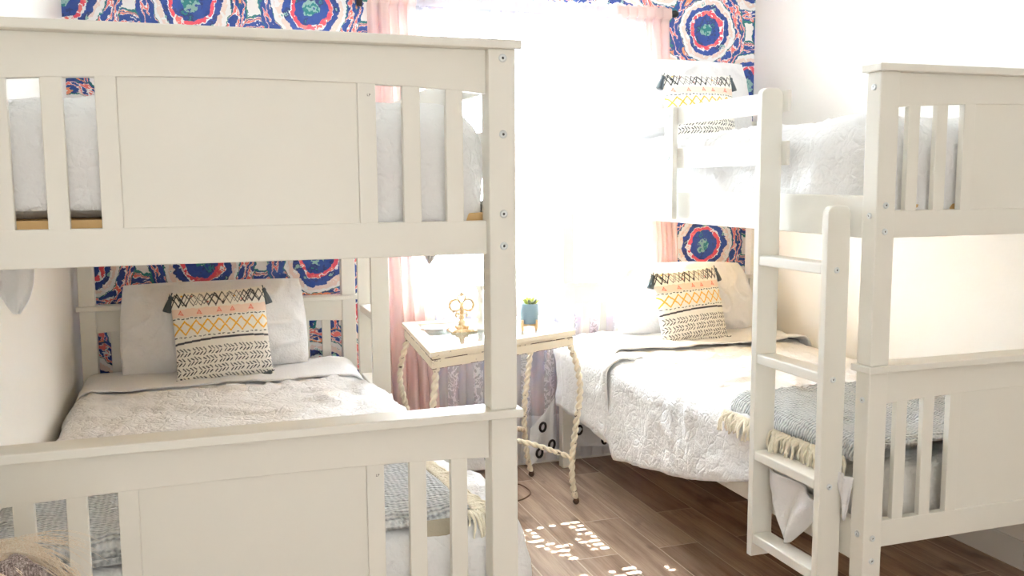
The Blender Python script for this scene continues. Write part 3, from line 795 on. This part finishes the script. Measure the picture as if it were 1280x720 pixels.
tag(c, 'blush pink curtain hanging at the left of the window', 'curtain', 'blush pink curtains')
c = curtain('curtain', [(2.225, 1.93, 2.225), (1.6, 2.02, 2.25), (1.1, 2.11, 2.29), (.02, 2.13, 2.31)], 'pink', seed=2, waves=6, amp=.018, yc=4.145)
tag(c, 'blush pink curtain hanging at the right of the window', 'curtain', 'blush pink curtains')
def grommet(parent, x, z, y=4.098, rot=.5):
    m = MB(); R_ = Matrix.Rotation(PI / 2, 3, 'X') @ Matrix.Rotation(rot, 3, 'Y')
    P = [Vector((.021 * math.cos(a), -.0, .021 * math.sin(a))) for a in [2 * PI * i / 28 for i in range(28)]]
    m.sweep([Vector((x, y, z)) + Matrix.Rotation(rot, 3, 'Z') @ p for p in P], .0062, 8, closed=True)
    o = m.build('grommet', M['grommet'], parent); o['label'] = 'dark metal grommet ring'; return o
sl = curtain('lace_curtain', [(2.225, .92, 1.52), (1.5, .93, 1.5), (.7, .98, 1.5), (.02, .99, 1.48)], 'sheer', seed=3, waves=11, amp=.011, yc=4.152)
tag(sl, 'white lace sheer curtain over the left half of the window', 'curtain', 'white lace sheers')
grommet(sl, 1.155, .07, 4.128); grommet(sl, 1.03, .07, 4.128); grommet(sl, 1.28, .075, 4.13)
sr = curtain('lace_curtain', [(2.225, 1.46, 2.12), (1.5, 1.44, 2.15), (.7, 1.42, 2.16), (.02, 1.43, 2.15)], 'sheer', seed=5, waves=11, amp=.011, yc=4.152)
tag(sr, 'white lace sheer curtain over the right half of the window', 'curtain', 'white lace sheers')
# its hem pulled forward in a folded flap with metal rings
def flap_mesh(name, corners, parent, seed, y0):
    vs, fs = [], []; n = 18
    A, B, D, E_ = [Vector(p) for p in corners]      # top-left, top-right, bottom-right, bottom-left
    for j in range(n + 1):
        for i in range(n + 1):
            s, t = i / n, j / n
            p = A.lerp(B, s).lerp(E_.lerp(D, s), t)
            p.y += .006 * math.sin(s * 7 + seed + t * 3) + .004 * fbm(p, 18, 2)
            vs.append(p)
    for j in range(n):
        for i in range(n): a = j * (n + 1) + i; fs.append((a, a + 1, a + n + 2, a + n + 1))
    o = raw(name, vs, fs, M['cotton'], parent); md = o.modifiers.new('thickness', 'SOLIDIFY'); md.thickness = .002; return o
flap_mesh('hem', [(1.49, 4.108, .20), (1.612, 4.10, .345), (1.60, 4.11, .09), (1.475, 4.11, .012)], sr, 1, 4.1)
flap_mesh('hem', [(1.67, 4.118, .235), (2.05, 4.12, .2), (2.0, 4.12, .06), (1.68, 4.12, .09)], sr, 2, 4.1)
flap_mesh('hem', [(.99, 4.125, .16), (1.36, 4.125, .17), (1.35, 4.125, .02), (.99, 4.125, .015)], sl, 3, 4.1)
for x, z in ((1.545, .207), (1.528, .08), (1.592, .115)): grommet(sr, x, z, 4.092)
for x, z in ((1.742, .17), (1.88, .11)): grommet(sr, x, z, 4.106)

# ------------------------------------------------------------------ the painted iron side table
TZ = .765
Q = [Vector((.795, 3.28, 0)), Vector((1.497, 3.572, 0)), Vector((1.50, 4.02, 0)), Vector((.853, 4.045, 0))]
cen = sum(Q, Vector()) / 4
def inset(d):
    out = []
    for i in range(4):
        a, b_, c_ = Q[i - 1], Q[i], Q[(i + 1) % 4]
        e1 = (b_ - a).normalized(); e2 = (c_ - b_).normalized()
        n1, n2 = Vector((-e1.y, e1.x, 0)), Vector((-e2.y, e2.x, 0))
        bis = (n1 + n2).normalized(); out.append(b_ + bis * (d / max(.3, bis.dot(n1))))
    return out
def ringframe(m, d0, d1, z0, z1, bev=.0025):
    A, B = inset(d0), inset(d1)
    for i in range(4):
        j = (i + 1) % 4
        m.prism([(A[i].x, A[i].y), (A[j].x, A[j].y), (B[j].x, B[j].y), (B[i].x, B[i].y)], z0, z1, 'z', bev)
    return m
tb = empty('side_table', (cen.x, cen.y, 0))
tag(tb, 'chippy cream side table with twisted iron legs between the bunks', 'table')
def tbuild(m, name, mat):
    o = m.build(name, M[mat], tb); o.data.transform(Matrix.Translation((-cen.x, -cen.y, 0))); return o
m = MB(); ringframe(m, 0, .06, TZ - .02, TZ); ringframe(m, .012, .05, TZ - .031, TZ - .02, .001)
tbuild(m, 'top_frame', 'chippy')
m = MB(); ringframe(m, .008, .026, TZ - .066, TZ - .033); tbuild(m, 'apron', 'chippy')
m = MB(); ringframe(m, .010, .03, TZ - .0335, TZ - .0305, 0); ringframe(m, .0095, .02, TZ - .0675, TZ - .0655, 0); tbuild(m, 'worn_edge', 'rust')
B_ = inset(.055)
g = MB().prism([(p.x, p.y) for p in B_], TZ - .012, TZ - .004, 'z', 0); tbuild(g, 'glass_top', 'tableglass')
legs = []
I = inset(.03)
outd = [(p - cen).normalized() for p in I]
LEG = {1: [(1.470, 3.560, .70), (1.500, 3.556, .60), (1.512, 3.556, .50), (1.494, 3.556, .36), (1.478, 3.56, .21), (1.482, 3.565, .10), (1.504, 3.578, .012)],
       0: [(.825, 3.31, .70), (.812, 3.30, .60), (.800, 3.295, .5), (.815, 3.30, .36), (.825, 3.315, .21), (.815, 3.30, .10), (.79, 3.275, .012)],
       3: [(.872, 4.01, .70), (.845, 4.02, .60), (.835, 4.02, .50), (.865, 4.02, .36), (.885, 4.0, .21), (.875, 4.015, .10), (.85, 4.03, .012)],
       2: [(1.455, 3.99, .70), (1.445, 3.99, .6), (1.43, 3.99, .48), (1.41, 3.98, .33), (1.41, 3.97, .21), (1.425, 3.98, .1), (1.45, 3.995, .012)]}
for k in (1, 0, 3, 2):
    m = MB(); m.sweep(spline(LEG[k], 260), .0125, 18, 2, 95., depth=.62)
    p = LEG[k][-1]; m.ball((p[0], p[1], .014), .014, (1, 1, 1), 12, 8)
    tbuild(m, 'leg', 'rope')
hub = Vector((1.13, 3.68, .315))
for a, b_ in (((1.478, 3.56, .215), (.88, 4.0, .3)), ((1.41, 3.97, .24), (.81, 3.297, .45))):
    m = MB(); A, B = Vector(a), Vector(b_)
    m.sweep(spline([A, A.lerp(hub, .5) + Vector((0, 0, .014)), hub, B.lerp(hub, .5) + Vector((0, 0, .01)), B], 240), .0105, 18, 2, 95., depth=.62)
    tbuild(m, 'stretcher', 'rope')

# things on the table
fx, fy = 1.045, 3.735
st = empty('filigree_stand', (fx, fy, TZ - .004))
tag(st, 'ornate cream-and-gold filigree stand on the side table', 'ornament')
MB().box((-.056, -.045, 0), (.056, .045, .008), .002).box((-.046, -.036, .008), (.046, .036, .012), .002).box((-.026, -.02, .012), (.026, .02, .026), .002).build('plinth', M['gilt'], st)
MB().lathe([(.018, .026), (.012, .032), (.015, .042), (.009, .05), (.013, .058), (.010, .066), (.007, .074), (.011, .09), (.008, .104), (.006, .118), (.003, .125)][::1], (0, 0, 0), 18).build('stem', M['gilt'], st)
m = MB()
for sx in (-1, 1):
    arc = [(sx * (.028 + .024 * math.cos(a)), 0, .112 + .024 * math.sin(a)) for a in [(-.75 + 1.75 * i / 30) * PI for i in range(31)]]
    m.sweep(arc, lambda t: .0062 * (1 - .35 * abs(2 * t - 1)), 9)
    m.sweep(spline([(sx * .008, 0, .07), (sx * .02, 0, .078), (sx * .026, 0, .07), (sx * .02, 0, .062)], 16), .004, 8)
    for a in (-.4, -.1, .2): m.ball((sx * (.028 + .028 * math.cos(a * PI)), 0, .112 + .028 * math.sin(a * PI)), .005, (1, .7, 1), 8, 6)
    m.sweep(spline([(sx * .004, 0, .122), (sx * .012, 0, .134), (sx * .018, 0, .146), (sx * .008, 0, .154), (0, 0, .150)], 20), .0035, 8)
m.build('scroll', M['gilt'], st)
m = MB()
for a, s_ in ((0, 1.), (.6, .75), (-.6, .75)):
    m.ball((math.sin(a) * .012, 0, .150 + .010 * math.cos(a)), .008 * s_, (.6, .5, 1.2), 10, 8)
m.ball((0, -.004, .11), .009, (1, .6, 1.3), 10, 8)
m.build('finial', M['gilt'], st)

d = MB().lathe([(.03, 0), (.036, .002), (.058, .010), (.064, .013), (.062, .0145), (.034, .006), (.004, .005)], (0, 0, 0), 36, wob=lambda a, z: .03 * math.cos(a * 12) if z > .009 else 0).build('dish', M['ceramic'])
d.location = (.945, 3.80, TZ - .004); tag(d, 'small white scalloped dish on the side table', 'dish')
cs = MB().lathe([(.040, 0), (.042, .006), (.03, .012), (.014, .022), (.011, .04), (.02, .055), (.011, .07), (.009, .11), (.016, .125), (.010, .14), (.012, .165), (.024, .185), (.026, .19), (.016, .192)], (0, 0, 0), 24).build('candlestick', M['ceramic'])
cs.location = (1.135, 3.76, TZ - .004); tag(cs, 'white candlestick half hidden behind the bunk post', 'candlestick')

pp = empty('potted_succulent', (1.325, 3.67, TZ - .004))
tag(pp, 'small succulent in a blue pot on a pale wooden stand', 'potted plant')
MB().lathe([(.030, .028), (.036, .030), (.038, .036), (.0385, .112), (.037, .114), (.035, .112), (.0345, .10), (.005, .099)], (0, 0, 0), 36).build('pot', M['pot'], pp)
m = MB()
for a in range(4):
    th = a * PI / 2 + .5; c_, s_ = math.cos(th), math.sin(th)
    q = MB()
    m.sweep([(c_ * .0415, s_ * .0415, 0), (c_ * .0435, s_ * .0435, .046)], .0058, 8)
m.sweep([(-.04 * math.cos(.5), -.04 * math.sin(.5), .022), (.04 * math.cos(.5), .04 * math.sin(.5), .022)], .0052, 8)
m.sweep([(.04 * math.sin(.5), -.04 * math.cos(.5), .022), (-.04 * math.sin(.5), .04 * math.cos(.5), .022)], .0052, 8)
m.build('stand', M['lightwood'], pp)
MB().lathe([(.0342, .1), (.034, .104), (.02, .107), (.002, .108)], (0, 0, 0), 20).build('soil', M['soil'], pp)
for k in range(13):
    a = k * 2.4; el = .25 + .07 * k; L = .044 - .0016 * k
    if k in (2, 7): L = .062; el = .32
    m = MB(); base = Vector((.004, -.004, .108)); dr = Vector((math.cos(a) * math.cos(el), math.sin(a) * math.cos(el), math.sin(el)))
    m.sweep([base + dr * L * t + Vector((0, 0, .010 * t * t)) for t in [i / 10 for i in range(11)]], lambda t: .0008 + .0065 * math.sin(PI * min(1, .12 + .88 * t)) ** .8, 8)
    m.build('leaf', M['leafd' if k in (2, 7, 5) else 'leaf'], pp)

# cable loop on the floor
cb = MB().sweep(spline([(.98, 3.86, .004), (1.15, 3.92, .004), (1.28, 3.93, .004), (1.355, 3.90, .004), (1.37, 3.80, .004), (1.34, 3.735, .004), (1.26, 3.69, .004), (1.1, 3.68, .004), (.95, 3.72, .004)], 70), .0032, 8).build('cable', M['cable'])
tag(cb, 'thin brown cable looped on the floor under the table', 'cable')

# ------------------------------------------------------------------ long-haired dog sitting by the left bunk (only its head reaches the frame)
def dog():
    root = empty('dog', (-.318, 1.46, 0)); root.scale = (1, 1, 1.035)
    bm = bmesh.new()
    V = [((0, -.02, .14), .1), ((0, -.05, .26), .11), ((.0, .0, .42), .105), ((.005, .05, .56), .085), ((.01, .085, .67), .062), ((.015, .105, .755), .058), ((.055, .118, .735), .038), ((.092, .128, .722), .024),
         ((.055, .09, .40), .05), ((.06, .12, .2), .034), ((.06, .12, .05), .03), ((.07, .16, .025), .03),
         ((-.055, .09, .40), .05), ((-.06, .12, .2), .034), ((-.06, .12, .05), .03), ((-.05, .16, .025), .03),
         ((.085, -.02, .13), .075), ((.10, .08, .1), .05), ((.1, .0, .04), .035), ((.10, .12, .028), .03),
         ((-.075, -.02, .13), .065), ((-.09, .08, .1), .045), ((-.09, .0, .04), .035), ((-.09, .12, .028), .03),
         ((0, -.14, .06), .03), ((0, -.26, .04), .022)]
    E = [(0, 1), (1, 2), (2, 3), (3, 4), (4, 5), (5, 6), (6, 7), (2, 8), (8, 9), (9, 10), (10, 11), (2, 12), (12, 13), (13, 14), (14, 15), (0, 16), (16, 17), (17, 18), (18, 19), (0, 20), (20, 21), (21, 22), (22, 23), (0, 24), (24, 25)]
    me = bpy.data.meshes.new('dog_body'); me.from_pydata([v[0] for v in V], E, [])
    o = link('body', me, M['fur'], root)
    md = o.modifiers.new('skin', 'SKIN')
    for i, (p, r) in enumerate(V): me.skin_vertices[0].data[i].radius = (r, r)
    me.skin_vertices[0].data[0].use_root = True
    o.modifiers.new('sub', 'SUBSURF').levels = 2; o.modifiers['sub'].render_levels = 2
    MB().ball((.113, .134, .722), .011, (1, .9, .8)).build('nose', M['black'], root)
    for sy in (-1, 1): MB().ball((.058, .112 + sy * .031 - .004, .765), .0085).build('eye', M['black'], root)
    rnd = random.Random(4)
    def hair(name, mat, n, gen, r=.0007):
        cu = bpy.data.curves.new(name, 'CURVE'); cu.dimensions = '3D'; cu.bevel_depth = r; cu.bevel_resolution = 0
        for k in range(n):
            P = gen(); sp = cu.splines.new('POLY'); sp.points.add(len(P) - 1)
            for i, p in enumerate(P): sp.points[i].co = (*p, 1); sp.points[i].radius = 1.1 - .8 * i / len(P)
        cu.materials.append(M[mat]); h = bpy.data.objects.new(name, cu); C.objects.link(h); h.parent = root; h['kind'] = 'stuff'; return h
    c = Vector((.012, .1, .757))
    def crown():
        a = rnd.uniform(0, 2 * PI); e = rnd.uniform(.0, 1.45)
        d = Vector((math.cos(a) * math.cos(e), math.sin(a) * math.cos(e), math.sin(e))); p = c + d * .054
        L = rnd.uniform(.035, .075); f_ = Vector((d.x * .7 + rnd.uniform(-.25, .25), d.y * .7 - .1 + rnd.uniform(-.2, .2), .12 + .25 * rnd.random()))
        return [p + f_ * (L * t) + Vector((0, 0, -L * 1.0 * t * t)) + Vector((rnd.uniform(-1, 1), rnd.uniform(-1, 1), rnd.uniform(-1, 1))) * .0016 for t in [i / 6 for i in range(7)]]
    hair('fur', 'fur', 900, crown, .0009)['label'] = 'long blond coat'
    def flyaway():
        p = c + Vector((rnd.uniform(-.05, .03), rnd.uniform(-.04, .03), .048)); L = rnd.uniform(.06, .13); v = rnd.uniform(-.1, .6)
        return [p + Vector((L * t, -.02 * t, L * (v * t - .55 * t * t))) for t in [i / 7 for i in range(8)]]
    hair('wisp', 'fur', 110, flyaway, .0005)
    def chest():
        z = rnd.uniform(.36, .72); a = rnd.uniform(0, 2 * PI); rr = np.interp(z, [.36, .56, .72], [.1, .08, .06])
        p = Vector((.006 + rr * math.cos(a), .04 + (z - .4) * .2 + rr * math.sin(a), z)); L = rnd.uniform(.06, .11); d = Vector((math.cos(a), math.sin(a), 0))
        return [p + d * (.018 * math.sin(t * 2)) + Vector((0, 0, -L * t)) for t in [i / 5 for i in range(6)]]
    hair('fur', 'fur', 700, chest, .001)
    # drooping ear with silvery brown hair, towards the camera
    ev = []
    e = MB()
    e.sweep(spline([(.03, .062, .797), (.045, .05, .788), (.06, .044, .76), (.066, .042, .725), (.06, .042, .69)], 16), lambda t: .005 + .013 * math.sin(PI * min(1, .2 + .75 * t)), 12)
    e.build('ear', M['furgrey'], root)
    def earh():
        s = rnd.uniform(-.028, .026); p = Vector((.028 + s * .5, .04 - abs(s) * .1, .803 + rnd.uniform(-.008, .006) - abs(s) * .15)); L = rnd.uniform(.08, .15)
        return [p + Vector((.055 * math.sin(min(1.5, 2.1 * t)) + s * t * .9, -.03 * math.sin(2 * t) , -L * t * t * 1.0)) for t in [i / 8 for i in range(9)]]
    hair('ear_hair', 'furgrey', 520, earh, .0011)
    hair('ear_hair', 'fur', 60, earh, .0008)

    def muz():
        p = Vector((rnd.uniform(.05, .105), .122 + rnd.uniform(-.03, .02), .73 + rnd.uniform(-.008, .02))); L = rnd.uniform(.025, .05); a = rnd.uniform(-.9, .9)
        return [p + Vector((L * .5 * t + .2 * L * a * t, -L * .4 * t, L * (.45 * t - 1.3 * t * t))) for t in [i / 5 for i in range(6)]]
    hair('muzzle_hair', 'fur', 260, muz, .0008)
    return tag(root, 'long-haired blond and grey dog sitting before the left bunk', 'dog')
DOG = dog()

# ------------------------------------------------------------------ outside: unseen panel added to block the sun, slots shaped to cast dapples
EL = math.radians(55)
SP = [(1.21,3.366,.027),(1.261,3.376,.027),(1.315,3.379,.024),(1.165,3.322,.03),(1.218,3.33,.023),(1.213,3.292,.03),(1.146,3.279,.038),(1.184,3.248,.045),(1.218,3.249,.019),(1.145,3.241,.019),(1.195,3.198,.03),(1.239,3.207,.037),(1.211,3.166,.018),(1.262,3.17,.03),(1.3,3.173,.033),(1.225,3.13,.025),(1.258,3.13,.03),(1.321,3.133,.022),(1.288,3.124,.03),(1.253,3.086,.043),(1.302,3.099,.033),(1.27,3.051,.046),(1.373,3.382,.036),(1.422,3.383,.048),(1.464,3.388,.024),(1.385,3.338,.027),(1.431,3.342,.043),(1.474,3.341,.024),(1.409,3.302,.046),(1.453,3.302,.039),(1.492,3.3,.024),(1.383,3.26,.016),(1.424,3.256,.035),(1.464,3.257,.046),(1.495,3.269,.02),(1.359,3.214,.023),(1.434,3.219,.038),(1.512,3.191,.017),(1.365,3.179,.041),(1.412,3.18,.045),(1.453,3.186,.03),(1.479,3.186,.016),(1.361,3.139,.033),(1.412,3.141,.045),(1.378,3.102,.022),(1.423,3.1,.04),(1.532,2.909,.046),(1.541,2.865,.053),(1.556,2.832,.045),(1.557,2.791,.055),(1.426,2.9,.056),(1.426,2.86,.062),(1.355,2.893,.021),(1.368,2.852,.048),(1.248,2.895,.027)]
AZ = 2.55
def sun_mask():
    gx = .004; X0, X1, Y0, Y1 = .4, 2.8, YB + .1, 6.3
    off = AZ / math.tan(EL)
    holes = [(x - w_ * .42, x + w_ * .42, y + off - .0095, y + off + .0095) for x, y, w_ in SP]  # slots traced back along the sun from the wanted floor spots
    rows = sorted({Y0, Y1} | {round(v, 4) for h_ in holes for v in h_[2:]})
    m = MB()
    for a, b_ in zip(rows[:-1], rows[1:]):
        mid = (a + b_) / 2; cuts = sorted((h_[0], h_[1]) for h_ in holes if h_[2] < mid < h_[3])
        x = X0
        for c0, c1 in cuts:
            if c0 > x: m.box((x, a, AZ), (c0, b_, AZ + .004), 0)
            x = max(x, c1)
        m.box((x, a, AZ), (X1, b_, AZ + .004), 0)
    return m.build('sun_mask_panel', M['sun_mask'])
struct(sun_mask(), 'unseen slotted panel added outside the window to shape the sun', 'patio roof')
# ------------------------------------------------------------------ light
sun = bpy.data.lights.new('sun', 'SUN'); sun.energy = 120.; sun.angle = .004; sun.color = (1, .98, .95)
so = bpy.data.objects.new('sun', sun); C.objects.link(so); so.rotation_euler = (-(PI / 2 - EL), 0, 0)
so.location = (1.3, 7, 6)
W = bpy.data.worlds.new('sky'); bpy.context.scene.world = W; W.use_nodes = True
t = W.node_tree; t.nodes.clear()
tc = t.nodes.new('ShaderNodeTexCoord'); sp = t.nodes.new('ShaderNodeSeparateXYZ'); t.links.new(tc.outputs['Generated'], sp.inputs[0])
mr = t.nodes.new('ShaderNodeMapRange'); mr.inputs['From Min'].default_value = -.2; mr.inputs['From Max'].default_value = .6
mr.inputs['To Min'].default_value = 1.6; mr.inputs['To Max'].default_value = 46.
t.links.new(sp.outputs[1], mr.inputs['Value'])
bg = t.nodes.new('ShaderNodeBackground'); cm = t.nodes.new('ShaderNodeMix'); cm.data_type = 'RGBA'; t.links.new(sp.outputs[1], cm.inputs[0]); cm.inputs[6].default_value = (1, .99, .955, 1); cm.inputs[7].default_value = (.77, .9, 1, 1); t.links.new(cm.outputs[2], bg.inputs[0]); t.links.new(mr.outputs[0], bg.inputs[1])
ow = t.nodes.new('ShaderNodeOutputWorld'); t.links.new(bg.outputs[0], ow.inputs[0])

# ------------------------------------------------------------------ camera
cam = bpy.data.cameras.new('camera'); co = bpy.data.objects.new('camera', cam); C.objects.link(co)
F = Vector((math.sin(YAW) * math.cos(PITCH), math.cos(YAW) * math.cos(PITCH), math.sin(PITCH)))
Rv = Vector((math.cos(YAW), -math.sin(YAW), 0)); U = Rv.cross(F)
R2 = Rv * math.cos(ROLL) + U * math.sin(ROLL); U2 = -Rv * math.sin(ROLL) + U * math.cos(ROLL)
mw = Matrix(((R2.x, U2.x, -F.x, 0), (R2.y, U2.y, -F.y, 0), (R2.z, U2.z, -F.z, CZ), (0, 0, 0, 1)))
co.matrix_world = mw
cam.sensor_width = 36; cam.lens = FPX / 1280 * 36; cam.clip_start = .05
sc = bpy.context.scene; sc.camera = co
sc.view_settings.view_transform = 'Standard'; sc.view_settings.look = 'None'; sc.view_settings.gamma = 1; sc.view_settings.exposure = .9
sc.view_settings.use_curve_mapping = False
sc.cycles.use_denoising = True
sc.cycles.transparent_max_bounces = 12; sc.cycles.max_bounces = 10; sc.cycles.diffuse_bounces = 6
